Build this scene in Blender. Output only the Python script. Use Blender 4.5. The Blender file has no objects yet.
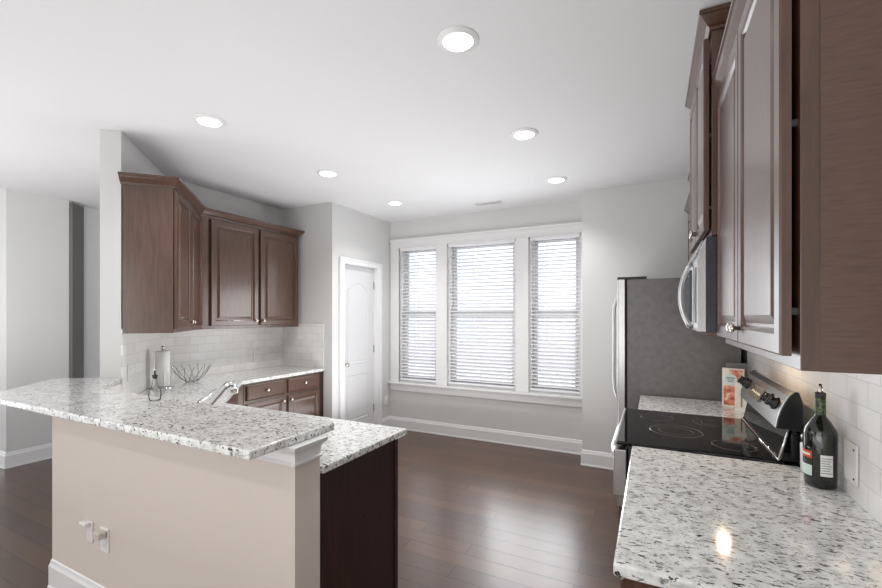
import bpy, bmesh, math, random
from mathutils import Vector, Matrix
SC = bpy.context.scene
COL = SC.collection
R = math.radians
# ------------------------------------------------------------------ camera
cam_d = bpy.data.cameras.new('camera'); cam = bpy.data.objects.new('camera', cam_d); COL.objects.link(cam)
cam.location = (0, 0, 1.49); cam.rotation_euler = (R(90), 0, .4667)
cam_d.sensor_width = 36; cam_d.lens = 420.5 / 882 * 36; cam_d.shift_y = 22.1 / 882; cam_d.clip_start = .02
SC.camera = cam
# ------------------------------------------------------------------ world, exposure
W = bpy.data.worlds.new('world'); SC.world = W; W.use_nodes = True
bgn = W.node_tree.nodes['Background']; bgn.inputs[0].default_value = (.93, .96, 1, 1); bgn.inputs[1].default_value = 2.0
SC.view_settings.view_transform = 'Standard'; SC.view_settings.look = 'None'
SC.view_settings.gamma = 1; SC.view_settings.use_curve_mapping = False
SC.view_settings.exposure = 0.25
def area(name, loc, rot, sx, sy, e, c=(1, 1, 1)):
    l = bpy.data.lights.new(name, 'AREA'); l.shape = 'RECTANGLE'; l.size = sx; l.size_y = sy; l.energy = e; l.color = c
    o = bpy.data.objects.new(name, l); o.location = loc; o.rotation_euler = rot; COL.objects.link(o); return o
# kitchen window and sky daylight, then unseen lights added to fill the rooms
area('window_daylight', (-1.2, 4.50, 1.30), (R(-92), 0, R(-8)), 1.0, 1.2, 18, (.95, .975, 1))
area('sky_daylight', (-1.85, 5.6, 2.6), (R(-60), 0, 0), 3.0, 1.6, 22, (.93, .96, 1))
area('added_living_uplight', (-1.6, -1.5, .8), (R(172), 0, 0), 5.0, 2.8, 62, (.98, .99, 1))  # added uplight behind the camera, brightens the ceiling; no daylight enters there
area('added_bar_fill', (-2.5, -3.9, 1.5), (R(90), 0, 0), 4.0, 2.0, 50, (1, .98, .95))  # added fill for the bar wall, set before a solid wall without window
area('added_aisle_uplight', (-2.0, 3.0, .35), (R(180), 0, 0), 1.7, 2.0, 30, (.99, .99, 1))  # added low uplight in the aisle, stands in for bounce onto the ceiling
area('added_hall_uplight', (-4.6, .5, .9), (R(165), 0, R(40)), 1.2, 1.0, 26, (1, .99, .98))  # added unseen uplight for the ceiling glow and the hall wall
CAN_E, CAN_SPOT = 32, R(128)
# ------------------------------------------------------------------ materials
def S2L(c): return tuple(((x / 255) / 12.92 if x / 255 <= .04045 else ((x / 255 + .055) / 1.055) ** 2.4) for x in c) + (1,)
class NT:
    def __init__(s, name):
        s.m = bpy.data.materials.new(name); s.m.use_nodes = True; s.t = s.m.node_tree; s.b = s.t.nodes['Principled BSDF']
    def n(s, typ, **k):
        x = s.t.nodes.new(typ)
        for a, v in k.items(): setattr(x, a, v)
        return x
    def l(s, a, b): s.t.links.new(a, b)
    def co(s, scale=(1, 1, 1), rot=(0, 0, 0)):
        t = s.n('ShaderNodeTexCoord'); m = s.n('ShaderNodeMapping'); m.inputs['Scale'].default_value = scale; m.inputs['Rotation'].default_value = rot
        s.l(t.outputs['Object'], m.inputs['Vector']); return m.outputs[0]
    def noise(s, vec, scale, detail=4, rough=.5):
        x = s.n('ShaderNodeTexNoise'); x.inputs['Scale'].default_value = scale; x.inputs['Detail'].default_value = detail
        x.inputs['Roughness'].default_value = rough; s.l(vec, x.inputs['Vector']); return x.outputs['Fac']
    def ramp(s, f, stops):
        r = s.n('ShaderNodeValToRGB'); e = r.color_ramp.elements
        e[0].position, e[0].color = stops[0]; e[1].position, e[1].color = stops[-1]
        for p, c in stops[1:-1]:
            q = e.new(p); q.color = c
        s.l(f, r.inputs[0]); return r.outputs[0]
    def mix(s, f, a, b, mode='MIX'):
        m = s.n('ShaderNodeMix', data_type='RGBA', blend_type=mode)
        for sock, v in ((m.inputs[0], f), (m.inputs[6], a), (m.inputs[7], b)):
            if hasattr(v, 'is_linked'): s.l(v, sock)
            else: sock.default_value = v
        return m.outputs[2]
    def bump(s, h, st=.1, d=.01):
        b = s.n('ShaderNodeBump'); b.inputs['Strength'].default_value = st; b.inputs['Distance'].default_value = d
        s.l(h, b.inputs['Height']); s.l(b.outputs[0], s.b.inputs['Normal'])
    def set(s, **k):
        for a, v in k.items(): s.b.inputs[a.replace('_', ' ')].default_value = v
        return s
BW = lambda v: (v, v, v, 1)
def plain(name, c, rough=.5, metal=0, var=.03, sc=6, **k):
    q = NT(name); base = S2L(c)
    f = q.noise(q.co(), sc, 3)
    lo = tuple(x * (1 - var) for x in base[:3]) + (1,); hi = tuple(min(1, x * (1 + var)) for x in base[:3]) + (1,)
    q.l(q.ramp(f, [(.3, lo), (.7, hi)]), q.b.inputs['Base Color']); q.set(Roughness=rough, Metallic=metal, **k); return q.m
def wood(name, c1, c2, grain=(9, 9, .8), rough=.3, coat=.7):
    q = NT(name); v = q.co(grain)
    f = q.noise(v, 6, 8, .62); g = q.noise(q.co((1.5, 1.5, .8)), 2.2, 3)
    col = q.ramp(f, [(.3, S2L(c1)), (.68, S2L(c2))])
    col = q.mix(.35, col, q.ramp(g, [(.3, BW(.72)), (.7, BW(1))]), 'MULTIPLY')
    q.l(col, q.b.inputs['Base Color']); q.set(Roughness=rough, Coat_Weight=coat, Coat_Roughness=.16); q.bump(f, .04, .002); return q.m
def granite(name):
    q = NT(name)
    base = q.ramp(q.noise(q.co(), 24, 6, .7), [(.32, S2L((176, 176, 173))), (.44, S2L((214, 214, 212))), (.58, S2L((232, 233, 231)))])
    tan = q.ramp(q.noise(q.co((1, 1, 1), (0, 0, .4)), 34, 5, .6), [(.65, BW(0)), (.72, BW(1))])
    col = q.mix(tan, base, S2L((178, 168, 156)))
    gr = q.ramp(q.noise(q.co((1.0, 1.7, 1.3), (0, 0, .7)), 44, 5, .72), [(.585, BW(0)), (.612, BW(1))])
    col = q.mix(gr, col, S2L((128, 127, 125)))
    dk = q.ramp(q.noise(q.co((1.0, 2.1, 1.4), (.3, .2, -.5)), 46, 5, .7), [(.578, BW(0)), (.592, BW(1))])
    patch = q.ramp(q.noise(q.co(), 11, 3), [(.32, BW(.15)), (.45, BW(1))])
    mm = q.n('ShaderNodeMath', operation='MULTIPLY'); q.l(dk, mm.inputs[0]); q.l(patch, mm.inputs[1])
    col = q.mix(mm.outputs[0], col, S2L((52, 50, 50)))
    q.l(col, q.b.inputs['Base Color']); q.set(Roughness=.1, Coat_Weight=.4, Coat_Roughness=.04); return q.m
def planks(name):
    q = NT(name); v = q.co((1, 1, 1))
    b = q.n('ShaderNodeTexBrick'); b.offset = .37; b.inputs['Scale'].default_value = 1; b.inputs['Brick Width'].default_value = 1.05
    b.inputs['Row Height'].default_value = .127; b.inputs['Mortar Size'].default_value = .003; b.inputs['Mortar Smooth'].default_value = .2
    b.inputs['Color1'].default_value = BW(.0); b.inputs['Color2'].default_value = BW(1); b.inputs['Mortar'].default_value = BW(.5); b.inputs['Bias'].default_value = 0
    q.l(v, b.inputs['Vector'])
    f = q.noise(q.co((1.2, 16, 1)), 5, 7, .6)
    tone = q.mix(.55, b.outputs['Color'], f)
    col = q.ramp(tone, [(.1, S2L((58, 39, 28))), (.5, S2L((77, 53, 39))), (.9, S2L((96, 68, 51)))])
    col = q.mix(b.outputs['Fac'], col, S2L((24, 17, 14)))
    q.l(col, q.b.inputs['Base Color']); q.set(Roughness=.3, Coat_Weight=.25, Coat_Roughness=.2)
    inv = q.n('ShaderNodeMath', operation='SUBTRACT'); inv.inputs[0].default_value = 1; q.l(b.outputs['Fac'], inv.inputs[1])
    q.bump(inv.outputs[0], .35, .003)
    return q.m
def tiles(name):
    q = NT(name); t = q.n('ShaderNodeTexCoord'); s = q.n('ShaderNodeSeparateXYZ'); c = q.n('ShaderNodeCombineXYZ')
    q.l(t.outputs['Object'], s.inputs[0]); q.l(s.outputs[0], c.inputs[0]); q.l(s.outputs[2], c.inputs[1])
    b = q.n('ShaderNodeTexBrick'); b.offset = .5; b.inputs['Scale'].default_value = 1; b.inputs['Brick Width'].default_value = .153
    b.inputs['Row Height'].default_value = .0765; b.inputs['Mortar Size'].default_value = .0016; b.inputs['Mortar Smooth'].default_value = .3
    b.inputs['Color1'].default_value = BW(0); b.inputs['Color2'].default_value = BW(1); b.inputs['Mortar'].default_value = BW(.5)
    q.l(c.outputs[0], b.inputs['Vector'])
    f = q.noise(q.co(), 9, 7, .6)
    tone = q.mix(.5, b.outputs['Color'], f)
    col = q.ramp(tone, [(.1, S2L((224, 222, 218))), (.5, S2L((234, 232, 229))), (.9, S2L((242, 241, 239)))])
    col = q.mix(b.outputs['Fac'], col, S2L((204, 202, 198)))
    q.l(col, q.b.inputs['Base Color']); q.set(Roughness=.3)
    inv = q.n('ShaderNodeMath', operation='SUBTRACT'); inv.inputs[0].default_value = 1; q.l(b.outputs['Fac'], inv.inputs[1])
    q.bump(inv.outputs[0], .3, .002); return q.m
def emit(name, c, st):
    q = NT(name); q.b.inputs['Base Color'].default_value = S2L(c); q.b.inputs['Emission Color'].default_value = S2L(c); q.b.inputs['Emission Strength'].default_value = st; return q.m
def glass(name, c=(255, 255, 255), rough=0):
    q = NT(name); q.b.inputs['Base Color'].default_value = S2L(c); q.set(Roughness=rough, Transmission_Weight=1, IOR=1.45); return q.m
def pane_glass(name, ior=1.3):
    q = NT(name); tr = q.n('ShaderNodeBsdfTransparent'); gl = q.n('ShaderNodeBsdfGlossy'); gl.inputs['Roughness'].default_value = .02
    lw = q.n('ShaderNodeFresnel'); lw.inputs[0].default_value = ior; mx = q.n('ShaderNodeMixShader')
    q.l(lw.outputs[0], mx.inputs[0]); q.l(tr.outputs[0], mx.inputs[1]); q.l(gl.outputs[0], mx.inputs[2])
    q.l(mx.outputs[0], q.t.nodes['Material Output'].inputs[0]); return q.m
M = dict(
    wall=plain('grey_wall_paint', (213, 213, 212), .75, var=.01, sc=2),
    bar=plain('warm_wall_paint', (214, 204, 196), .75, var=.01, sc=2),
    ceil=plain('ceiling_paint', (222, 222, 223), .9, var=.008, sc=1.5),
    trim=plain('white_trim_paint', (228, 228, 228), .35, var=.008),
    door=plain('white_door_paint', (214, 214, 215), .5, var=.008),
    wood=wood('cherry_cabinet_wood', (68, 43, 31), (92, 62, 47)),
    woodh=wood('cherry_side_panel_wood', (76, 50, 38), (95, 66, 52), grain=(1, 3, 26)),
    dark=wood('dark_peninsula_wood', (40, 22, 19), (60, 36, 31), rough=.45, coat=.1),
    granite=granite('speckled_granite'), floor=planks('dark_floor_planks'), tile=tiles('marble_subway_tile'),
    steel=plain('stainless_steel', (190, 190, 190), .28, 1, var=.04, sc=30),
    chrome=plain('chrome', (225, 225, 225), .1, 1, var=.01),
    nickel=plain('satin_nickel', (205, 200, 192), .25, 1, var=.01),
    fridge=plain('fridge_side_grey', (112, 110, 110), .4, .3, var=.14, sc=22),
    black=plain('black_plastic', (22, 22, 24), .35, var=.1),
    gap=plain('dark_gasket', (14, 13, 13), .6, var=.1),
    blackglass=plain('black_ceramic_glass', (10, 10, 11), .06, var=.02),
    ring=plain('grey_burner_print', (88, 84, 82), .15),
    mwglass=plain('microwave_door_glass', (60, 66, 72), .08),
    mwside=plain('microwave_side_dark', (62, 62, 68), .3, .5, var=.15, sc=40),
    slat=plain('white_blind_slat', (236, 236, 238), .45, var=.005),
    plastic=plain('white_plastic', (236, 236, 234), .35, var=.005),
    paper=plain('white_paper', (240, 240, 238), .9, var=.01),
    pane=pane_glass('window_pane'), lens=emit('lit_lens', (255, 252, 246), 5), warmlens=emit('warm_lit_lens', (255, 226, 195), 4), clear=glass('clear_glass'), thin=pane_glass('thin_clear_glass', 1.2),
    green=plain('dark_green_bottle_glass', (16, 22, 14), .06, var=.1, Coat_Weight=.6),
    darkpanel=plain('dark_hall_panel', (108, 104, 101), .8, var=.02),
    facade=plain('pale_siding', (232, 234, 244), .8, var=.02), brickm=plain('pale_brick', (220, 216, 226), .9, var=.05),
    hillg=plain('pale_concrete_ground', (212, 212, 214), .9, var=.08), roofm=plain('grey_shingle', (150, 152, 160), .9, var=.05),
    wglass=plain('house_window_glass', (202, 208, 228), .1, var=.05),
    coral=None, mint=plain('mint_print', (206, 222, 214), .5),
    cream=plain('cream_card', (232, 226, 214), .5), grey=plain('grey_card', (120, 122, 124), .45),
    red=plain('red_print', (196, 74, 48), .5), foil=NT('green_foil').m, ink=plain('dark_ink', (50, 50, 52), .5),
    amber=plain('pinkish_plate', (232, 220, 222), .4), brown=plain('beige_plug', (206, 198, 188), .4),
)
fq = NT('green_foil_pattern'); fq.l(fq.ramp(fq.noise(fq.co(), 130, 2), [(.45, S2L((24, 36, 18))), (.6, S2L((84, 108, 62)))]), fq.b.inputs['Base Color']); fq.set(Roughness=.3); M['foil'] = fq.m
cq = NT('food_photo_print'); cq.l(cq.ramp(cq.noise(cq.co(), 26, 3), [(.38, S2L((150, 84, 66))), (.46, S2L((214, 116, 92))), (.56, S2L((226, 150, 122))), (.62, S2L((226, 216, 200)))]), cq.b.inputs['Base Color']); M['coral'] = cq.m; M['wire'] = plain('grey_wire', (130, 130, 132), .3, 1); M['platec'] = plain('tile_coloured_plastic', (226, 223, 217), .4, var=.01); M['disp'] = plain('beige_display', (98, 90, 84), .15, var=.15, sc=60)
# ------------------------------------------------------------------ mesh helpers
class MB:
    def __init__(s): s.b = bmesh.new()
    def box(s, x0, x1, y0, y1, z0, z1, mi=0):
        v = [s.b.verts.new(p) for p in ((x0,y0,z0),(x1,y0,z0),(x1,y1,z0),(x0,y1,z0),(x0,y0,z1),(x1,y0,z1),(x1,y1,z1),(x0,y1,z1))]
        for f in ((0,3,2,1),(4,5,6,7),(0,1,5,4),(1,2,6,5),(2,3,7,6),(3,0,4,7)): s.b.faces.new([v[i] for i in f]).material_index = mi
        return s
    def prism(s, pts, z0, z1, axis='z', mi=0):
        # polygon in the plane across the axis, extruded along it
        f = {'z': lambda a, b, c: (a, b, c), 'y': lambda a, b, c: (a, c, b), 'x': lambda a, b, c: (c, a, b)}[axis]
        lo = [s.b.verts.new(f(a, b, z0)) for a, b in pts]; hi = [s.b.verts.new(f(a, b, z1)) for a, b in pts]; n = len(pts)
        fs = [s.b.faces.new(lo), s.b.faces.new(hi)] + [s.b.faces.new((lo[i], lo[(i+1) % n], hi[(i+1) % n], hi[i])) for i in range(n)]
        for q in fs: q.material_index = mi
        return s
    def lathe(s, prof, c=(0, 0, 0), n=32, axis='z', mi=0, cap=True, sx=1, sy=1):
        rings = []
        for r, z in prof:
            ring = []
            for i in range(n):
                a = 2 * math.pi * i / n; p = (r * math.cos(a) * sx, r * math.sin(a) * sy, z)
                if axis == 'x': p = (p[2], p[0], p[1])
                if axis == 'y': p = (p[0], p[2], p[1])
                ring.append(s.b.verts.new((c[0]+p[0], c[1]+p[1], c[2]+p[2])))
            rings.append(ring)
        for a, b in zip(rings, rings[1:]):
            for i in range(n):
                q = s.b.faces.new((a[i], a[(i+1) % n], b[(i+1) % n], b[i])); q.material_index = mi; q.smooth = True
        if cap:
            s.b.faces.new(rings[0]).material_index = mi; s.b.faces.new(rings[-1]).material_index = mi
        return s
    def tube(s, pts, r, n=10, closed=False, mi=0):
        P = [Vector(p) for p in pts]; rings = []; m = len(P)
        up = None
        for i, p in enumerate(P):
            if closed: t = (P[(i+1) % m] - P[i-1]).normalized()
            else: t = (P[min(i+1, m-1)] - P[max(i-1, 0)]).normalized()
            if up is None: up = t.orthogonal().normalized()
            up = (up - t * up.dot(t)).normalized(); w = t.cross(up)
            rr = r[i] if isinstance(r, (list, tuple)) else r
            rings.append([s.b.verts.new(p + up * rr * math.cos(2*math.pi*k/n) + w * rr * math.sin(2*math.pi*k/n)) for k in range(n)])
        pr = list(zip(rings, rings[1:])) + ([(rings[-1], rings[0])] if closed else [])
        for a, b in pr:
            for i in range(n):
                q = s.b.faces.new((a[i], a[(i+1) % n], b[(i+1) % n], b[i])); q.smooth = True; q.material_index = mi
        if not closed: s.b.faces.new(rings[0]).material_index = mi; s.b.faces.new(rings[-1]).material_index = mi
        return s
    def sweep(s, path, prof, closed=False):
        # moulding: profile points (out, up) swept along a level path, out = right-hand side of travel, mitred corners
        n = len(path); rings = []
        for i, p in enumerate(path):
            p = Vector(p)
            d0 = (p - Vector(path[i-1])).normalized() if (i or closed) else None
            d1 = (Vector(path[(i+1) % n]) - p).normalized() if (i < n-1 or closed) else None
            d0 = d0 or d1; d1 = d1 or d0
            n0 = Vector((d0.y, -d0.x, 0)); n1 = Vector((d1.y, -d1.x, 0)); m = (n0 + n1).normalized(); m /= max(.3, m.dot(n0))
            rings.append([s.b.verts.new(p + m * o + Vector((0, 0, u))) for o, u in prof])
        k = len(prof)
        for a, b in list(zip(rings, rings[1:])) + ([(rings[-1], rings[0])] if closed else []):
            for i in range(k): s.b.faces.new((a[i], a[(i+1) % k], b[(i+1) % k], b[i]))
        if not closed: s.b.faces.new(rings[0]); s.b.faces.new(rings[-1])
        return s
    def loops(s, loops, y_is_out=True, cap=True, mi=0):
        # loops: list of lists of (x, z, out); out goes towards -Y of the local frame
        rs = [[s.b.verts.new((x, -o, z)) for x, z, o in L] for L in loops]; n = len(rs[0])
        for a, b in zip(rs, rs[1:]):
            for i in range(n): s.b.faces.new((a[i], a[(i+1) % n], b[(i+1) % n], b[i])).material_index = mi
        s.b.faces.new(rs[0]).material_index = mi
        if cap: s.b.faces.new(rs[-1]).material_index = mi
        return s
    def build(s, name, mats, parent=None, loc=None, rotz=0, bevel=0, seg=2, smooth=False):
        bmesh.ops.recalc_face_normals(s.b, faces=s.b.faces)
        me = bpy.data.meshes.new(name); s.b.to_mesh(me); s.b.free()
        for m in (mats if isinstance(mats, (list, tuple)) else [mats]): me.materials.append(m)
        o = bpy.data.objects.new(name, me); COL.objects.link(o)
        if loc: o.location = loc
        o.rotation_euler.z = rotz
        if parent: o.parent = parent
        if bevel:
            b = o.modifiers.new('bevel', 'BEVEL'); b.width = bevel; b.segments = seg; b.limit_method = 'ANGLE'; b.angle_limit = R(35)
        if smooth:
            for p in me.polygons: p.use_smooth = True
        return o
def struct(o): o['kind'] = 'structure'; return o
def tag(o, label, cat, group=None):
    o['label'] = label; o['category'] = cat
    if group: o['group'] = group
    return o
def empty(name, loc=(0, 0, 0), rz=0):
    o = bpy.data.objects.new(name, None); COL.objects.link(o); o.location = loc; o.rotation_euler.z = rz; o.empty_display_size = .1; return o
def thing(name, label, cat, loc=(0, 0, 0), rz=0, group=None): return tag(empty(name, loc, rz), label, cat, group)
def copy_tree(o, parent=None):
    c = o.copy(); COL.objects.link(c); c.parent = parent
    for ch in o.children: copy_tree(ch, c)
    return c
def rect(x0, x1, z0, z1, i, o): return [(x0+i, z0+i, o), (x1-i, z0+i, o), (x1-i, z1-i, o), (x0+i, z1-i, o)]
def panel_door(x0, x1, z0, z1, name, mat, parent, t=.02, stile=.055, y=0):
    # raised-panel cabinet door; front faces local -Y, back plane at y
    spec = [(0, 0), (0, t-.004), (.004, t), (stile-.012, t), (stile-.004, t-.004), (stile, t-.011), (stile+.008, t-.011), (stile+.03, t-.002), (stile+.034, t-.002)]
    b = MB().loops([rect(x0, x1, z0, z1, i, o) for i, o in spec]); o = b.build(name, mat, parent, loc=(0, y, 0)); return o
def slab_front(x0, x1, z0, z1, name, mat, parent, t=.02, y=0):
    b = MB().loops([rect(x0, x1, z0, z1, i, o) for i, o in [(0, 0), (0, t-.008), (.003, t-.005), (.012, t), (.02, t)]]); return b.build(name, mat, parent, loc=(0, y, 0))
def knob(x, z, parent, y=-.02, name='knob'):
    # parent's local frame; projects along -Y
    b = MB().lathe([(.006, 0), (.006, -.012), (.013, -.016), (.016, -.020), (.013, -.024), (.005, -.026)], (0, 0, 0), 16, 'y')
    return b.build(name, M['nickel'], parent, loc=(x, y, z))
# ------------------------------------------------------------------ structure
C = 2.743
XL, YP, XP, YW, YJ, XJ, XR = -3.89, 3.58, -3.14, 4.72, 4.40, -.63, .57
struct(MB().box(-9, 3, -4, 6.2, -.1, 0).build('floor', M['floor']))
struct(MB().box(-9, 3, -4, 6.2, C, C+.12).build('ceiling', M['ceil']))
WX0, WX1, WZ0, WZ1 = -3.03, -.67, .62, 2.42
b = MB(); b.box(XP-.12, WX0, YW, YW+.16, 0, C); b.box(WX1, XJ+.02, YW, YW+.16, 0, C); b.box(WX0, WX1, YW, YW+.16, 0, WZ0); b.box(WX0, WX1, YW, YW+.16, WZ1, C)
struct(b.build('wall_back', M['wall']))
struct(MB().box(XJ, XR+.12, YJ, YW+.16, 0, C).build('wall_back_right', M['wall']))
struct(MB().box(XR, XR+.12, -4, YJ, 0, C).build('wall_right', M['wall']))
struct(MB().box(-9, XR+.12, -4.12, -4, 0, C).build('wall_front', M['wall']))
DY0, DY1, DZ = 3.775, 4.415, 2.095
b = MB(); b.box(XP-.12, XP, YP, DY0, 0, C); b.box(XP-.12, XP, DY1, YW, 0, C); b.box(XP-.12, XP, DY0, DY1, DZ, C)
struct(b.build('wall_pantry', M['wall']))
struct(MB().box(XL-.12, XP-.12, YP, YP+.12, 0, C).build('wall_left_end', M['wall']))
struct(MB().prism([(XL, 2.24), (XL, YP), (XL-.12, YP), (XL-.12, 2.19), (-3.307, 1.487), (-3.22, 1.57)], 0, C).build('wall_left', M['wall']))
# hall beyond the kitchen
HX = -5.65
struct(MB().prism([(HX, 1.76), (HX, 2.256), (-5.80, 2.425), (-5.80, 6.2), (-6.1, 6.2), (-9, 1.76)], 0, C).build('wall_hall', M['wall']))
# dark grey panel over the angled face of the hall wall
dd = Vector((-.15, .169, 0)); L = dd.length
struct(MB().box(.005, L-.005, -.03, -.002, .01, C-.02).build('panel_hall', M['darkpanel'], loc=(HX, 2.256, 0), rotz=math.atan2(dd.y, dd.x)))
# peninsula knee wall
KX = -1.14; KZ = 1.035
struct(MB().prism([(KX, 1.105), (KX, 1.231), (-2.90, 1.231), (-3.222, 1.568), (-3.309, 1.485), (-2.955, 1.105)], 0, KZ).build('wall_peninsula', M['bar']))
capp = [(0, 0), (.012, 0), (.014, .008), (.006, .014), (.006, .035), (.010, .045), (.022, .055), (.036, .062), (.040, .070), (.044, .080), (0, .080)]
struct(MB().sweep([(-3.309, 1.485, .955), (-2.955, 1.105, .955), (KX, 1.105, .955), (KX, 1.231, .955)], capp).build('trim_1', M['trim'], bevel=.001, seg=1))
# baseboards
bbp = [(0, 0), (.018, 0), (.018, .012), (.014, .016), (.014, .12), (.008, .135), (.005, .15), (0, .155)]
def bboard(name, path): struct(MB().sweep([(x, y, 0) for x, y in path], bbp).build(name, M['trim']))
bboard('baseboard_back', [(XJ, YW), (XP, YW)][::-1])
bboard('baseboard_right', [(XJ, YW-.02), (XJ, YJ), (XR, YJ)])
bboard('baseboard_pantry', [(XP, 4.51), (XP, YW)])
bboard('baseboard_peninsula', [(-3.309, 1.485), (-2.955, 1.105), (KX, 1.105), (KX, 1.228)])
bboard('baseboard_hall', [(-8.5, 1.76), (HX, 1.76), (HX, 2.256)])
bboard('baseboard_hall_far', [(-5.80, 2.44), (-5.80, 6)])
DIAG_IN = ((-2.905, 1.238), (-3.222, 1.570))
# tile backsplashes
def tilepanel(name, p0, p1, z0, z1, t=.008):
    d = Vector((p1[0]-p0[0], p1[1]-p0[1], 0)); o = MB().box(0, d.length, -t, 0, 0, z1-z0).build(name, M['tile'], loc=(p0[0], p0[1], z0), rotz=math.atan2(d.y, d.x)); return struct(o)
tilepanel('wall_tile_diagonal', (-3.22, 1.57), (XL, 2.24), .914, 1.40)
tilepanel('wall_tile_peninsula', DIAG_IN[0], DIAG_IN[1], .914, 1.035, .006)
tilepanel('wall_tile_left', (XL, 2.24), (XL, YP), .914, 1.40)
tilepanel('wall_tile_end', (XL, YP), (-3.256, YP), .914, 1.405)
tilepanel('wall_tile_right', (XR, 3.42), (XR, 1.0), .914, 1.42)
# ------------------------------------------------------------------ windows
def window(name, x0, x1):
    w = struct(empty(name, ((x0+x1)/2, YW, WZ0))); h = (x1-x0)/2; H = WZ1-WZ0; ya = .075
    b = MB(); fz = .03
    b.box(-h, -h+fz, .03, .15, 0, H); b.box(h-fz, h, .03, .15, 0, H); b.box(-h+fz, h-fz, .03, .15, 0, fz); b.box(-h+fz, h-fz, .03, .15, H-fz, H)
    b.build('window_frame', M['trim'], w)
    mid = 1.51 - WZ0
    for nm, z0, z1, y in (('lower_sash', fz, mid+.02, .10), ('upper_sash', mid-.02, H-fz, .125)):
        b = MB(); s = .045; a = h-fz
        b.box(-a, -a+s, y, y+.025, z0, z1); b.box(a-s, a, y, y+.025, z0, z1); b.box(-a+s, a-s, y, y+.025, z0, z0+s+.01); b.box(-a+s, a-s, y, y+.025, z1-s, z1)
        so = b.build(nm, M['trim'], w)
        MB().box(-a+s, a-s, y+.010, y+.014, z0+s+.01, z1-s).build('pane', M['pane'], so)
    return w
wins = [(-3.0, -2.44), (-2.29, -1.41), (-1.26, -.69)]
for i, (a, c) in enumerate(wins): window('window_%d' % (i+1), a, c)
# casings, mullion posts, head, stool and apron
b = MB()
y0 = YW-.018
b.box(XP+.02, -3.0, y0, YW, .60, 2.40); b.box(-.69, XJ-.002, y0, YW, .60, 2.40)
b.box(-2.44, -2.29, y0, YW+.15, WZ0, 2.40); b.box(-1.41, -1.26, y0, YW+.15, WZ0, 2.40)
struct(b.build('trim_2', M['trim'], bevel=.003))
b = MB(); b.box(XP+.02, XJ-.002, y0-.004, YW, 2.40, 2.475); b.box(XP+.01, XJ-.001, y0-.016, YW, 2.475, 2.50); b.box(XP+.015, XJ-.002, y0-.010, YW, 2.385, 2.402)
struct(b.build('trim_3', M['trim'], bevel=.002))
b = MB(); b.box(XP+.005, XJ-.001, YW-.06, YW, .600, .622); b.box(WX0, WX1, YW-.001, YW+.16, .600, .622); b.box(XP+.02, XJ-.002, YW-.022, YW, .51, .600)
struct(b.build('trim_4', M['trim'], bevel=.004))
# blinds
blabels = ['narrow white slat blind in the window beside the pantry door', 'wide white slat blind in the middle window', 'narrow white slat blind in the window nearest the fridge']
for i, (a, c) in enumerate(wins):
    w = thing('window_blind', blabels[i], 'blind', ((a+c)/2, YW+.035, WZ0+.03), 0, 'white blinds on the three kitchen windows'); h = (c-a)/2-.012
    MB().box(-h, h, -.03, .03, 1.70, 1.765).build('headrail', M['slat'], w, bevel=.003)
    b = MB(); z = .055; tilt = R(24)
    while z < 1.69:
        pr = []
        for k in range(5):
            u = (k-2)/2*.024; pr.append((u*math.cos(tilt), z + u*math.sin(tilt) + .0018*(1-(u/.024)**2)))
        poly = pr + [(p[0], p[1]-.0022) for p in reversed(pr)]
        b.prism([(p[0], p[1]) for p in poly], -h, h, 'x'); z += .0425
    b.build('slats', M['slat'], w)
    MB().box(-h, h, -.026, .026, 0, .02).build('bottom_rail', M['slat'], w, bevel=.003)
    b = MB()
    for x in ([-h*.72, h*.72] if i != 1 else [-h*.8, 0, h*.8]):
        for yy in (-.026, .026): b.tube([(x, yy, .01), (x, yy, 1.72)], .0011, 5)
    b.build('ladder_cord', M['slat'], w)
    MB().tube([(-h+.05, -.036, 1.70), (-h+.05, -.038, .95)], .004, 8).build('tilt_wand', M['slat'], w)
# ------------------------------------------------------------------ pantry door
d = struct(empty('door_1', (XP-.045, DY0+.005, 0), R(90)))   # local +X runs along +Y, local -Y faces +X
dw, dh = DY1-DY0-.01, DZ-.012
MB().box(0, dw, 0, .035, .008, dh).build('door_slab', M['door'], d, bevel=.002)
def offset(poly, dist):
    n = len(poly); out = []
    for i in range(n):
        p, q, r = Vector(poly[i-1]), Vector(poly[i]), Vector(poly[(i+1) % n]); e0 = (q-p).normalized(); e1 = (r-q).normalized()
        n0 = Vector((-e0.y, e0.x)); n1 = Vector((-e1.y, e1.x)); m = (n0+n1).normalized(); m /= max(.4, m.dot(n0)); out.append(tuple(q + m*dist))
    return out
def dpanel(poly):
    spec = [(0, 0), (.002, .007), (.012, .007), (.018, .003), (.030, .003), (.045, .006), (.05, .006)]
    b = MB().loops([[(x, z, o) for x, z in offset(poly, i)] for i, o in spec]); b.build('door_panel', M['door'], d, loc=(0, .001, 0))
px0, px1 = .115, dw-.115
arch = [(px0, .92), (px1, .92), (px1, 1.80)]
for k in range(1, 12):
    t = k/12; x = px1 + (px0-px1)*t; arch.append((x, 1.80 + .10*(math.sin(math.pi*t)**2*.6 + .4*math.sin(math.pi*t))))
arch.append((px0, 1.80))
dpanel(arch); dpanel([(px0, .24), (px1, .24), (px1, .80), (px0, .80)])
b = MB().lathe([(.026, 0), (.028, -.004), (.012, -.010), (.010, -.03), (.022, -.04), (.028, -.052), (.024, -.064), (.010, -.068)], (0, 0, 0), 20, 'y'); b.build('door_knob', M['nickel'], d, loc=(.05, 0, .93))
for z in (.28, 1.03, 1.83): MB().box(dw-.006, dw+.004, -.008, .0, z, z+.09).build('hinge', M['grey'], d)
b = MB(); cp = .085
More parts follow.
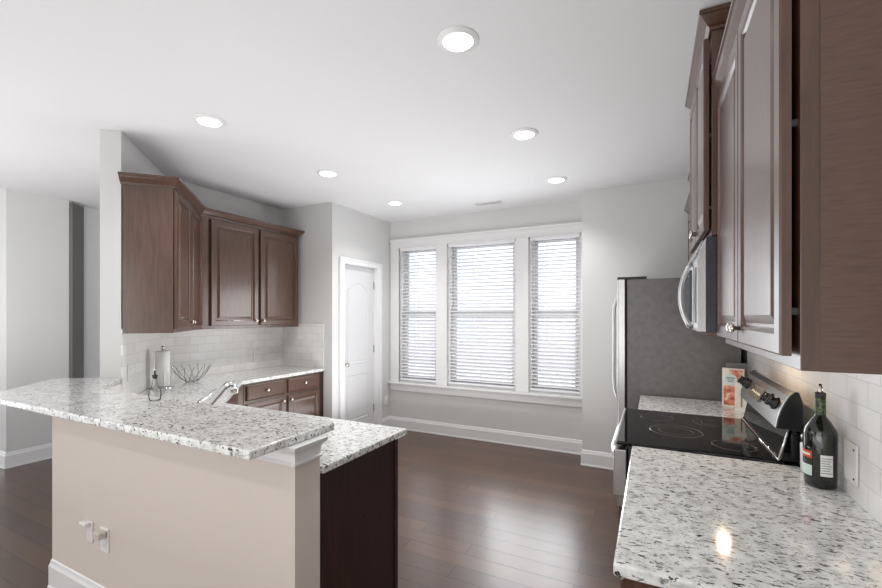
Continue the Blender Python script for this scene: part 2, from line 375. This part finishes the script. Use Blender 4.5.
for (ya, yb, za, zb) in ((DY0-cp, DY0, 0, DZ+cp-.02), (DY1, DY1+cp, 0, DZ+cp-.02), (DY0+.0005, DY1-.0005, DZ, DZ+cp-.02)):
    b.box(XP, XP+.016, ya, yb, za, zb)
b.box(XP+.001, XP+.024, DY0-cp-.001, DY0-cp+.02, 0, DZ+cp-.041); b.box(XP+.001, XP+.024, DY1+cp-.02, DY1+cp+.001, 0, DZ+cp-.041); b.box(XP+.001, XP+.024, DY0-cp-.001, DY1+cp+.001, DZ+cp-.04, DZ+cp-.019)
b.box(XP-.10, XP, DY0-.001, DY0+.003, 0, DZ); b.box(XP-.10, XP, DY1-.003, DY1+.001, 0, DZ); b.box(XP-.10, XP, DY0, DY1, DZ-.004, DZ)
struct(b.build('trim_5', M['trim']))
# ------------------------------------------------------------------ countertops
def slab(name, pts, z1, t, label):
    o = MB().prism(pts, z1-t, z1).build(name, M['granite'], bevel=.006, seg=3); return tag(o, label, 'countertop')
slab('bar_countertop', [(-1.13, .905), (-1.13, 1.304), (-2.93, 1.304), (-3.215, 1.563), (-3.312, 1.482), (-3.40, 1.56), (-3.62, 1.36), (-3.20, .905)], 1.067, .031, 'raised granite bar top on the peninsula knee wall')
slab('kitchen_countertop', [(-1.127, 1.236), (-1.127, 1.849), (-2.56, 1.849), (-3.24, 2.53), (-3.24, YP-.002), (XL+.002, YP-.002), (XL+.002, 2.246), (-3.208, 1.57), (-2.89, 1.236)], .914, .031, 'long granite worktop wrapping from the peninsula end around to the far left wall')
slab('range_side_countertop', [(-.083, 1.057), (-.083, 2.057), (XR-.002, 2.057), (XR-.002, 1.057)], .914, .031, 'near right granite worktop with the dark bottle standing on it')
slab('fridge_side_countertop', [(-.083, 2.825), (-.083, 3.40), (XR-.002, 3.40), (XR-.002, 2.825)], .914, .031, 'short granite worktop between range and refrigerator')
# ------------------------------------------------------------------ base cabinets
def base_cab(label, loc, rz, w, dep=.60, mat='wood', drawer=True, doors=1, knobside=1, h=.880, group=None, ends=0):
    t = thing('base_cabinet', label, 'cabinet', loc, rz, group)   # local: front at y=0 facing -Y, x 0..w
    b = MB(); b.box(0, w, 0, dep, .10, h); b.box(.0, w, .07, dep, 0, .10); b.build('carcass', M[mat], t)
    ztop = .70 if drawer else h-.015
    if drawer:
        dr = slab_front(.022, w-.022, .725, h-.02, 'drawer', M[mat], t)
        knob(w/2, .795, dr)
    n = doors; cw = (w-.044+.006)/n - .006
    for k in range(n):
        x0 = .022 + k*(cw+.006); dn = panel_door(x0, x0+cw, .125, ztop-.005 if drawer else ztop, 'door', M[mat], t, stile=.05)
        ks = knobside if n == 1 else (1 if k == 0 else 0)
        knob(x0 + (cw-.028 if ks else .028), ztop-.045, dn)
    return t
PI2 = R(90)
base_cab('brown base cabinet on the far left beside the sink corner, with one drawer', (-3.262, 2.56, 0), PI2, .48, knobside=1)
base_cab('brown base cabinet at the far left end against the grey pantry side wall', (-3.262, 3.04, 0), PI2, .48, knobside=0)
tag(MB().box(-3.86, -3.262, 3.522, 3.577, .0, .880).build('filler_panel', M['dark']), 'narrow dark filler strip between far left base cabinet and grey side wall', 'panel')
t = thing('sink_base_cabinet', 'angled corner base cabinet hidden behind the bar, under the faucet end', 'cabinet', (0, 0, 0))
MB().prism([(-2.60, 1.79), (-3.262, 2.49), (-3.262, 2.555), (-3.86, 2.555), (-3.86, 2.27), (-3.19, 1.60), (-2.87, 1.245), (-2.60, 1.245)], .10, .880).build('carcass', M['wood'], t)
MB().prism([(-2.62, 1.72), (-3.30, 2.42), (-3.86, 2.50), (-3.86, 2.27), (-3.19, 1.60), (-2.87, 1.245), (-2.62, 1.245)], 0, .10).build('toe_kick', M['wood'], t)
dv = Vector((-3.262+2.60, 2.49-1.79, 0)); e = empty('door', (-2.60, 1.79, 0), math.atan2(dv.y, dv.x) ); e.parent = t
e.location = (-2.60, 1.79, 0); e.rotation_euler.z = math.atan2(dv.y, dv.x)
dn = panel_door(.04, dv.length/2-.003, .125, .86, 'door_leaf', M['wood'], e); dn2 = panel_door(dv.length/2+.003, dv.length-.04, .125, .86, 'door_leaf', M['wood'], e)
p = base_cab('dark end of the peninsula cabinet below the lower granite worktop', (-1.165, 1.79, 0), R(180), .70, dep=.545, mat='wood')
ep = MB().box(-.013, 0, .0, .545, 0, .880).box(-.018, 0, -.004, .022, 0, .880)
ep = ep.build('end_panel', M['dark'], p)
MB().lathe([(.004, 0), (.004, .003)], (-.013, .27, .60), 10, 'x').build('screw_cap', M['nickel'], ep)
base_cab('peninsula base cabinet hidden behind the bar, beside the angled corner', (-1.87, 1.79, 0), R(180), .725, dep=.545)
base_cab('brown base cabinet under the near right worktop, its dark end showing below the slab', (-.050, 2.05, 0), -PI2, .975, dep=.60, doors=2)
base_cab('brown base cabinet in the gap between range and refrigerator', (-.050, 3.395, 0), -PI2, .56, dep=.60)
# ------------------------------------------------------------------ upper cabinets
crp = [(0, 0), (.007, 0), (.009, .010), (.020, .018), (.036, .040), (.042, .050), (.048, .052), (.048, .068), (0, .068)]
def upper(label, name, loc, rz, w, z0, z1, dep, doors, poly=None, x0=.022, x1=None, gap=.003, crown=None, cz=None, knobs=None, mid=.006):
    t = thing(name, label, 'cabinet', loc, rz); b = MB()
    if poly: b.prism(poly, z0, z1)
    else: b.box(0, w, 0, dep, z0, z1)
    b.build('carcass', M['wood'], t, bevel=.0015, seg=1)
    x1 = x1 if x1 else w-.022; cw = (x1-x0-mid*(doors-1))/doors
    for k in range(doors):
        a = x0 + k*(cw+mid); dn = panel_door(a, a+cw, z0+.028, z1-.018, 'door', M['wood'], t, y=-gap)
        right = (k % 2 == 0) if doors > 1 else True
        if knobs is not None: right = knobs[k]
        knob(a + (cw-.03 if right else .03), z0+.028+.045, dn, y=-.02)
        if gap > .005:
            for hz in (z0+.12, (z0+z1)/2, z1-.12): MB().box(a+(.006 if right else cw-.016), a+(.016 if right else cw-.006), .001, gap, hz-.007, hz+.007).build('hinge', M['ink'], dn)
    if crown: MB().sweep([(x, y, z1) for x, y in crown], crp).build('crown_moulding', M['wood'], t)
    return t
s2 = math.sqrt(.5)
loc = Vector((-2.996, 1.784, 0)); rz = R(135)
def tl(x, y):
    v = Matrix.Rotation(-rz, 3, 'Z') @ (Vector((x, y, 0)) - loc); return (v.x, v.y)
wl = .826; e = .009
poly = [(0, 0), (wl, 0), tl(XL+e, 2.368), tl(XL+e, 2.24+e*.5), tl(-3.222+e, 1.565+e)]
upper('angled brown wall cabinet on the left with its plain side panel facing the bar', 'wall_cabinet', loc, rz, wl, 1.372, 2.385, .31, 2, poly, x0=.012, x1=wl-.03, crown=[tl(-3.215, 1.565), (0, 0), (wl-.001, 0)])
upper('wide two door brown wall cabinet on the far left above the tiled backsplash', 'wall_cabinet', (-3.58, 2.371, 0), PI2, 1.15, 1.372, 2.385, .30, 2, x0=.085, x1=1.13, mid=.03, crown=[(-.0, 0), (1.15, 0), (1.15, .30)])
upper('tall brown wall cabinet nearest the camera on the right, doors slightly open', 'wall_cabinet', (.265, 2.058, 0), -PI2, .978, 1.38, 2.395, .296, 2, gap=.011, x0=.008, x1=.965, crown=[(0, 0), (.978, 0), (.978, .296)])
upper('higher brown wall cabinet directly above the microwave', 'wall_cabinet', (.218, 2.822, 0), -PI2, .762, 1.825, 2.672, .343, 2, gap=.008, x0=.008, x1=.745, crown=[(0, .343), (0, 0), (.762, 0), (.762, .343)])
upper('narrow brown wall cabinet behind the microwave, above the short worktop', 'wall_cabinet', (.265, 3.405, 0), -PI2, .58, 1.38, 2.385, .296, 1, crown=[(0, 0), (.58, 0)])
upper('short brown wall cabinet over the refrigerator', 'wall_cabinet', (.300, 4.33, 0), -PI2, .92, 1.84, 2.385, .261, 2, crown=[(0, .261), (0, 0), (.92, 0)])
# end panel face frame of the near right cabinet
o = [x for x in bpy.data.objects if x.get('label', '').startswith('tall brown')][0]
MB().box(.978, .981, .03, .296, 1.38, 2.395).build('side_panel', M['woodh'], o)
# ------------------------------------------------------------------ refrigerator
f = thing('refrigerator', 'stainless refrigerator with dark grey side at the end of the right run', 'refrigerator', (-.17, 3.425, 0))
MB().box(0, .70, 0, .905, .02, 1.762).build('body', M['fridge'], f, bevel=.004)
MB().box(-.016, 0, .012, .893, .03, 1.757).build('gasket', M['gap'], f)
for ya, yb, hy, n_ in ((0, .36, .325, 'freezer_door'), (.366, .905, .40, 'fridge_door')):
    dn = MB().prism([(-.016, ya), (-.062, ya), (-.074, ya+.02), (-.078, (ya+yb)/2), (-.074, yb-.02), (-.062, yb), (-.016, yb)], .06, 1.765).build(n_, M['steel'], f, bevel=.003)
    pts = [(-.072, hy, 1.70)] + [(-.072-.045*min(1, math.sin(math.pi*k/14)*2.2), hy, 1.70-.95*k/14) for k in range(1, 14)] + [(-.072, hy, .75)]
    MB().tube(pts, .011, 10).build('handle', M['steel'], dn)
MB().box(-.07, .13, .01, .10, 1.762, 1.783).build('hinge_cover', M['black'], f, bevel=.003)
MB().box(.005, .69, .02, .88, 0, .03).build('base_grille', M['black'], f)
# ------------------------------------------------------------------ range
r = thing('electric_range', 'stainless electric range with black glass cooktop and tilted control panel', 'stove', (0, 2.062, 0))
yw = .755
MB().box(-.100, .510, 0, yw, .02, .907).build('body', M['black'], r, bevel=.003)
MB().box(-.085, .5, .02, yw-.02, 0, .02).build('base', M['black'], r)
MB().box(-.150, .46, -.002, yw+.002, .908, .925).build('cooktop', M['blackglass'], r, bevel=.006, seg=3)
MB().box(-.156, -.142, .0, yw, .900, .9265).build('front_trim', M['steel'], r, bevel=.003)
def ringm(cx, cy, rad, parent):
    b = MB()
    for q in rad: b.lathe([(q-.0015, .9252), (q-.0015, .9256), (q+.0015, .9256), (q+.0015, .9252)], (cx, cy, 0), 48, cap=False)
    b.build('burner', M['ring'], parent)
ringm(.10, .205+.10, (.115, .075, .112), r); ringm(.315, .15, (.082, .08), r); ringm(.02, .58, (.08,), r); ringm(.29, .57, (.095, .06), r)
od = MB().box(-.162, -.105, .006, yw-.006, .672, .885).build('upper_oven_door', M['steel'], r, bevel=.005)
pts = []
for k in range(17):
    u = k/16; pts.append((-.156-.018*min(1, math.sin(math.pi*u)*1.6), .035+(yw-.07)*u, .848))
MB().tube(pts, .012, 12).build('handle', M['steel'], od)
od2 = MB().box(-.108, -.100, .006, yw-.006, .20, .66).build('lower_oven_door', M['steel'], r, bevel=.004)
MB().box(-.110, -.107, .12, yw-.12, .28, .56).build('glass', M['blackglass'], od2)
MB().tube([(-.105, .12, .62), (-.118, .14, .62), (-.118, yw-.14, .62), (-.105, yw-.12, .62)], .008, 10).build('handle', M['steel'], od2)
MB().box(-.107, -.100, .006, yw-.006, .04, .19).build('storage_drawer', M['steel'], r, bevel=.004)
bg = MB().prism([(.438, .926), (.446, .94), (.468, 1.05), (.512, 1.05), (.512, .926)], 0, yw, 'y').build('backguard_base', M['blackglass'], r, bevel=.003)
MB().tube([(.447, .012, .93), (.440, .004, .935), (.470, .004, 1.04), (.466, .02, 1.045)], .004, 8).build('edge_trim', M['chrome'], bg)
MB().tube([(.438, .0, .929), (.438, yw, .929)], .004, 8).build('edge_trim', M['chrome'], bg)
fp = [(.429, 1.050), (.434, 1.085), (.443, 1.118), (.456, 1.150), (.471, 1.178), (.488, 1.194)]
cpn = MB().prism(fp + [(.500, 1.194), (.510, 1.16), (.512, 1.045)], .012, yw-.012, 'y').build('control_panel', M['steel'], r, bevel=.003)
MB().prism([(p[0]+.002, p[1]+.001) for p in fp] + [(.502, 1.196), (.513, 1.16), (.513, 1.043)], -.001, .012, 'y').build('panel_cap', M['black'], cpn, bevel=.003)
MB().prism([(p[0]+.002, p[1]+.001) for p in fp] + [(.502, 1.196), (.513, 1.16), (.513, 1.043)], yw-.012, yw+.001, 'y').build('panel_cap', M['black'], cpn, bevel=.003)
nv = Vector((-.87, 0, .49)).normalized()
def onpanel(y, s=.45, out=0):
    a, c = Vector((fp[1][0], 0, fp[1][1])), Vector((fp[4][0], 0, fp[4][1])); q = a.lerp(c, s) + nv*out; return Vector((q.x, y, q.z))
def orient(o, pos):
    o.location = pos; o.rotation_mode = 'QUATERNION'; o.rotation_quaternion = nv.to_track_quat('Z', 'Y')
ds = MB().box(-.115, .115, -.042, .042, 0, .003).build('display', M['disp'], cpn, bevel=.001); ds.rotation_mode = 'QUATERNION'
zx = nv; xx = Vector((0, 1, 0)); yx = zx.cross(xx)
rot = Matrix((xx, yx, zx)).transposed().to_quaternion()
ds.location = onpanel(.42, .5, .004); ds.rotation_quaternion = rot
for i in range(5):
    for j in range(2): MB().box(-.085+i*.036, -.068+i*.036, -.020+j*.026, -.010+j*.026, .003, .0038).build('button', M['cream'] if j else M['grey'], ds)
for y in (.085, .175, .625, .700):
    k_ = MB().lathe([(.027, 0), (.027, .006), (.021, .008), (.019, .026), (.016, .030)], (0, 0, 0), 24).box(-.004, .004, -.020, .020, .028, .034).build('control_knob', M['black'] if y < .3 else M['gap'], cpn)
    k_.rotation_mode = 'QUATERNION'; k_.rotation_quaternion = rot; k_.location = onpanel(y, .5, .004)
# ------------------------------------------------------------------ microwave
m = thing('microwave', 'stainless over the range microwave with curved handle under the higher cabinet', 'microwave', (0, 2.064, 0)); mw = .752
MB().box(.200, .555, 0, mw, 1.422, 1.822).build('body', M['mwside'], m, bevel=.002)
prof = [(.200, 1.422), (.172, 1.424), (.166, 1.44), (.166, 1.73), (.178, 1.775), (.200, 1.820)]
def mwpiece(name, ya, yb, mat, par, off=0): return MB().prism([(x-off if i not in (0, 5) else x, z) for i, (x, z) in enumerate(prof)], ya, yb, 'y').build(name, mat, par, bevel=.003)
cp_ = mwpiece('control_panel', 0, .165, M['steel'], m); dr_ = mwpiece('door', .168, mw, M['steel'], m)
MB().box(.163, .168, .03, .14, 1.46, 1.70).build('keypad', M['black'], cp_, bevel=.001)
b = MB().loops([[(x, z, o) for x, z in ((.27-i, 1.46-i), (.70+i, 1.46-i), (.70+i, 1.71+i), (.27-i, 1.71+i))] for i, o in ((.0, 0), (.0, .006), (-.004, .008), (-.018, .005))]); 
w_ = b.build('door_window', M['mwglass'], dr_, loc=(.164, 0, 0)); w_.rotation_euler.z = -PI2
w_.rotation_euler.z = 0
for v in w_.data.vertices: v.co = Vector((v.co.y, v.co.x, v.co.z))
w_.data.flip_normals()
pts = [(.166-.050*(math.sin(math.pi*k/16))**.6, .215, 1.735-.30*k/16) for k in range(17)]
MB().tube(pts, .010, 12).build('handle', M['steel'], dr_)
b = MB()
for k in range(4): b.prism([(.1695+k*.0075-.004, 1.752+k*.018), (.1695+k*.0075+.006, 1.752+k*.018), (.1695+k*.0075+.006, 1.758+k*.018), (.1695+k*.0075-.004, 1.758+k*.018)], .03, mw-.03, 'y')
b.build('vent_louvers', M['grey'], m)
MB().box(.28, .32, .29, .35, 1.416, 1.4225).build('cooktop_lamp', M['warmlens'], m)
l = bpy.data.lights.new('cooktop_lamp', 'AREA'); l.shape = 'RECTANGLE'; l.size = .03; l.size_y = .05; l.energy = 1.3; l.color = (1, .74, .5)
lo = bpy.data.objects.new('cooktop_lamp_light', l); lo.location = (.30, 2.384, 1.412); COL.objects.link(lo)
# ------------------------------------------------------------------ ceiling lights and vent
names = {(0, 0): 'round recessed ceiling light nearest the camera, above the aisle', (0, 1): 'round recessed ceiling light in the aisle row, middle one of three', (0, 2): 'round recessed ceiling light in the aisle row, nearest the window',
         (1, 0): 'round recessed ceiling light over the bar, nearest of the left row', (1, 1): 'round recessed ceiling light in the left row, middle one of three', (1, 2): 'round recessed ceiling light in the left row, nearest the pantry door'}
first = None
for i, X in enumerate((-.79, -2.54)):
    for j, Y in enumerate((1.74, 2.84, 3.92, -.9)):
        if j == 3: lab = 'round recessed ceiling light over the living room behind the view, on the %s side' % ('range' if i == 0 else 'bar')
        else: lab = names[(i, j)]
        if first is None:
            first = thing('recessed_light', lab, 'ceiling light', (X, Y, C), 0, 'recessed ceiling lights')
            MB().lathe([(.070, -.012), (.078, -.006), (.092, -.004), (.096, 0), (.066, 0), (.066, -.008)], (0, 0, 0), 40, cap=False).build('trim_ring', M['trim'], first)
            ln = MB().lathe([(.071, -.001), (.070, -.008), (.050, -.015), (.02, -.018), (.004, -.018)], (0, 0, 0), 40).build('lens', M['lens'], first)
            o = first
        else: o = copy_tree(first)
        o.location = (X, Y, C); o['label'] = lab
        l = bpy.data.lights.new('can_lamp', 'SPOT'); l.energy = CAN_E; l.spot_size = CAN_SPOT; l.spot_blend = 1; l.shadow_soft_size = .05; l.color = (1, .99, .98)
        if j == 3: l.energy = CAN_E*1.5; l.color = (1, .95, .90)
        lo = bpy.data.objects.new('can_lamp', l); lo.location = (X, Y, C-.075); COL.objects.link(lo)
v = thing('ceiling_vent', 'small white slotted air vent in the ceiling near the window', 'vent', (-1.63, 4.40, C))
MB().sweep([(-.17, -.06, -.008), (-.17, .06, -.008), (.17, .06, -.008), (.17, -.06, -.008)][::-1], [(0, 0), (0, .008), (-.02, .008), (-.02, .002)], closed=True).build('vent_frame', M['trim'], v)
b = MB()
for k in range(22): b.box(-.147+k*.0135, -.147+k*.0135+.005, -.045, .045, -.008, -.001)
b.build('slats', M['trim'], v); MB().box(-.15, .15, -.045, .045, -.0012, 0).build('vent_backing', M['grey'], v)
# ------------------------------------------------------------------ outlets
def outlet(label, loc, rz, mat='plastic', w=.072, h=.116, dec=True):
    t = thing('wall_outlet', label, 'outlet', loc, rz)   # front faces local -Y
    pl = MB().box(-w/2, w/2, -.006, 0, -h/2, h/2).build('cover_plate', M[mat], t, bevel=.002)
    if dec:
        for z in (-.025, .025):
            rc = MB().box(-.016, .016, -.0085, -.006, z-.014, z+.014).build('receptacle', M[mat], t, bevel=.002)
            MB().box(-.007, -.005, -.0088, -.0084, z-.004, z+.006).box(.005, .007, -.0088, -.0084, z-.004, z+.006).build('slot', M['ink'], rc)
    return t
outlet('white outlet on the tiled backsplash below the wide left wall cabinet', (XL+.009, 3.20, 1.05), PI2)
outlet('white outlet on the angled tile wall where the bar top meets it', (-3.30+.0066, 1.65+.0066, 1.09), R(135))
outlet('white outlet low on the pantry wall beside the window corner', (XP, 4.62, .385), PI2)
t = outlet('blank white cover plate on the right tiled wall behind the dark bottle', (XR-.009, 1.765, 1.03), -PI2, mat='platec', w=.095, h=.128, dec=False)
for z in (-.045, .045): MB().lathe([(.004, 0), (.003, -.002)], (.030, -.006, z), 10, 'y').build('screw', M['ink'], t)
t = outlet('white outlet on the peninsula wall with a beige plug in it', (-2.405, 1.105, .39), 0)
pg = MB().box(-.022, .030, -.045, -.009, .02, .052).build('plug', M['brown'], t, bevel=.004)
t2 = outlet('narrow pinkish wall plate on the peninsula wall beside the plugged outlet', (-2.545, 1.105, .40), 0, mat='amber', w=.055, h=.105, dec=False)
MB().box(-.05, .012, -.03, -.006, .035, .05).build('switch_lever', M['plastic'], t2, bevel=.003)
# ------------------------------------------------------------------ things on the left worktop
t = thing('paper_towel_roll', 'white paper towel roll on its chrome stand by the tiled wall', 'paper towel', (-3.50, 2.0, .914))
MB().lathe([(.020, .02), (.045, .02), (.049, .026), (.049, .292), (.045, .298), (.020, .298)], n=36).build('roll', M['paper'], t)
MB().box(.0475, .0505, -.02, .02, .02, .12).build('loose_sheet', M['paper'], t)
MB().lathe([(.075, 0), (.075, .008), (.068, .014), (.01, .015)], n=32).build('holder_base', M['chrome'], t)
MB().lathe([(.007, .015), (.007, .312), (.013, .318), (.014, .330), (.008, .338)], n=16).build('holder_post', M['chrome'], t)
MB().tube([(.064, .03, .008), (.078, .036, .03), (.078, .036, .18)], .003, 8).build('tension_arm', M['chrome'], t)
t = thing('wire_fruit_basket', 'open wire fruit basket on the left worktop beside the paper towels', 'basket', (-3.60, 2.30, .914))
for k in range(14):
    a = 2*math.pi*k/14; pts = []
    for q in range(9):
        u = q/8; rad = .045 + .105*u**1.1 ; z = .012 + .125*(u**1.7); aa = a + .45*u; pts.append((rad*math.cos(aa), rad*math.sin(aa), z))
    pts.append((pts[-1][0]*.96, pts[-1][1]*.96, .143))
    MB().tube(pts, .0021, 6).build('wire_rib', M['wire'], t)
MB().tube([(.05*math.cos(2*math.pi*k/28), .05*math.sin(2*math.pi*k/28), .004) for k in range(28)], .0035, 6, True).build('base_ring', M['chrome'], t)
MB().tube([(.047*math.cos(2*math.pi*k/28), .047*math.sin(2*math.pi*k/28), .013) for k in range(28)], .002, 6, True).build('base_ring', M['chrome'], t)
t = thing('glass_cruet', 'clear glass oil cruet with metal pourer on the bar top', 'bottle', (-2.225, 1.235, 1.067))
MB().lathe([(.004, .0), (.020, .0), (.025, .006), (.028, .03), (.024, .055), (.013, .078), (.010, .09), (.010, .118), (.012, .122)], n=32, cap=True).build('glass_body', M['thin'], t)
MB().lathe([(.0075, .110), (.0125, .122), (.0125, .127), (.005, .131), (.004, .150)], n=16).build('stopper', M['ink'], t)
MB().tube([(0, 0, .148), (-.008, .0, .156), (-.02, 0, .158)], .0026, 8).build('spout', M['chrome'], t)
# faucet
t = thing('kitchen_faucet', 'chrome pull out kitchen faucet with side lever rising behind the bar', 'faucet', (-2.16, 1.455, .914))
MB().lathe([(.032, 0), (.032, .006), (.026, .012), (.024, .05), (.022, .07)], n=24).build('base', M['chrome'], t)
MB().tube([(0, 0, .055), (0, .03, .09), (0, .075, .13), (0, .11, .163), (0, .135, .178), (0, .158, .176), (0, .175, .158)], [.021, .019, .018, .020, .025, .026, .021], 16).build('spout', M['chrome'], t)
MB().lathe([(.017, 0), (.021, .01), (.021, .028), (.017, .032)], (0, .178, .128), 20).build('spray_head', M['nickel'], t)
MB().tube([(-.01, .0, .05), (-.06, .01, .065), (-.115, .04, .088), (-.128, .10, .115), (-.138, .165, .146)], [.012, .011, .012, .008, .005], 12).build('lever', M['chrome'], t)
# ------------------------------------------------------------------ things on the right
t = thing('liquor_bottle', 'dark green glass bottle with foil neck on the near right worktop', 'bottle', (.508, 1.855, .914), R(0))
t.scale = (.82, .82, 1)
MB().lathe([(.030, .0), (.048, .002), (.053, .010), (.054, .12), (.054, .182), (.050, .197), (.034, .220), (.020, .236), (.0165, .244), (.0155, .30), (.0165, .304), (.0165, .312)], n=40).build('glass_body', M['green'], t)
MB().lathe([(.0182, .243), (.0175, .298)], n=32, cap=False).build('neck_foil', M['foil'], t)
MB().lathe([(.0175, .299), (.018, .316), (.012, .318)], n=24).build('cap', M['ink'], t)
MB().lathe([(.009, .318), (.008, .330), (.004, .346)], n=16).build('pourer', M['clear'], t)
def wraplabel(name, r, a0, a1, z0, z1, mat, par, lab=None):
    b = MB().b; n = 14; me = MB(); vs = []
    for k in range(n+1):
        a = R(a0 + (a1-a0)*k/n); vs.append([me.b.verts.new((rr*math.cos(a), rr*math.sin(a), z)) for rr, z in ((r, z0), (r, z1), (r-.001, z1), (r-.001, z0))])
    for p, q in zip(vs, vs[1:]):
        for i in range(4): me.b.faces.new((p[i], p[(i+1) % 4], q[(i+1) % 4], q[i]))
    me.b.faces.new(vs[0]); me.b.faces.new(vs[-1]); return me.build(name, mat, par)
# the camera sees the bottle from about -105 degrees
wl_ = wraplabel('back_label', .0552, -105, -62, .045, .115, M['plastic'], t)
for k in range(7): wraplabel('print_line', .0556, -102, -66-(k % 3)*4, .103-k*.008, .1052-k*.008, M['grey'], wl_)
fl = wraplabel('front_label', .0552, -205, -132, .035, .135, M['green'], t)
wraplabel('label_band', .0557, -203, -133, .098, .122, M['red'], fl); wraplabel('label_band', .0557, -203, -133, .04, .075, M['mint'], fl); wraplabel('label_band', .0560, -190, -140, .106, .114, M['cream'], fl)
t = thing('salt_shaker', 'small white lidded jar tucked behind the dark bottle by the range', 'jar', (.515, 2.005, .914))
MB().lathe([(.018, 0), (.023, .003), (.024, .10), (.020, .108)], n=24).build('jar_body', M['plastic'], t)
MB().lathe([(.021, .106), (.022, .135), (.016, .143)], n=24).build('lid', M['nickel'], t)
# books and boxes in the corner by the fridge
t = thing('cookbook', 'coral and cream cookbook standing open faced beside the refrigerator', 'book', (.452, 3.20, .914), R(-16))
MB().box(-.058, .058, 0, .022, 0, .245).build('cover', M['cream'], t, bevel=.002)
MB().box(-.052, .052, .003, .019, .003, .242).build('pages', M['paper'], t)
MB().box(-.050, .050, -.002, 0, .012, .135).build('cover_picture', M['coral'], t, bevel=.0005)
MB().box(-.020, .050, -.002, 0, .150, .235).build('cover_picture', M['coral'], t, bevel=.0005)
MB().lathe([(.036, 0), (.036, -.0035), (.034, -.004)], (-.012, 0, .175), 32, 'y').build('emblem', M['mint'], t)
MB().box(-.034, .010, -.0046, -.004, .182, .187).box(-.030, .006, -.0046, -.004, .170, .174).box(-.026, .002, -.0046, -.004, .160, .163).build('emblem_print', M['ink'], t)
t = thing('grey_tablet', 'flat grey panel leaning on the tile wall behind the cookbook', 'tablet', (.478, 3.30, .914), R(-6))
MB().box(-.05, .065, 0, .014, 0, .272).build('tablet_body', M['grey'], t, bevel=.003)
t = thing('carton_box', 'tall white carton standing in front of the cookbook behind the range', 'box', (.475, 3.06, .914), R(-10))
MB().box(-.034, .034, 0, .05, 0, .175).build('carton', M['plastic'], t, bevel=.002)
MB().box(-.034, .034, -.0008, 0, .02, .150).build('label_panel', M['cream'], t)
MB().box(-.004, .004, -.0014, -.0006, .03, .14).build('label_stripe', M['grey'], t)
# ------------------------------------------------------------------ outside the window
struct(MB().box(-30, 30, 6.25, 60, -.5, -.3).build('ground_outside', M['hillg']))
t = thing('neighbour_house', 'pale two storey house seen faintly through the window blinds', 'house', (-4, 15, -.3))
MB().box(-7, 7, 0, 8, 0, 5.6).build('wall', M['facade'], t)
MB().box(-7.05, 7.05, -.06, 0, 0, 2.3).build('brick_base', M['brickm'], t)
MB().prism([(-.5, 5.6), (4, 8.4), (8.5, 5.6)], -7.4, 7.4, 'x').build('roof', M['roofm'], t)
for z in (.9, 3.4):
    for x in (-5.2, -2.6, 0, 2.6, 5.2):
        wn = MB().box(x-.62, x+.62, -.14, 0, z-.08, z+1.5).build('window', M['trim'], t)
        MB().box(x-.52, x-.03, -.16, -.135, z, z+1.4).box(x+.03, x+.52, -.16, -.135, z, z+1.4).build('pane', M['wglass'], wn)
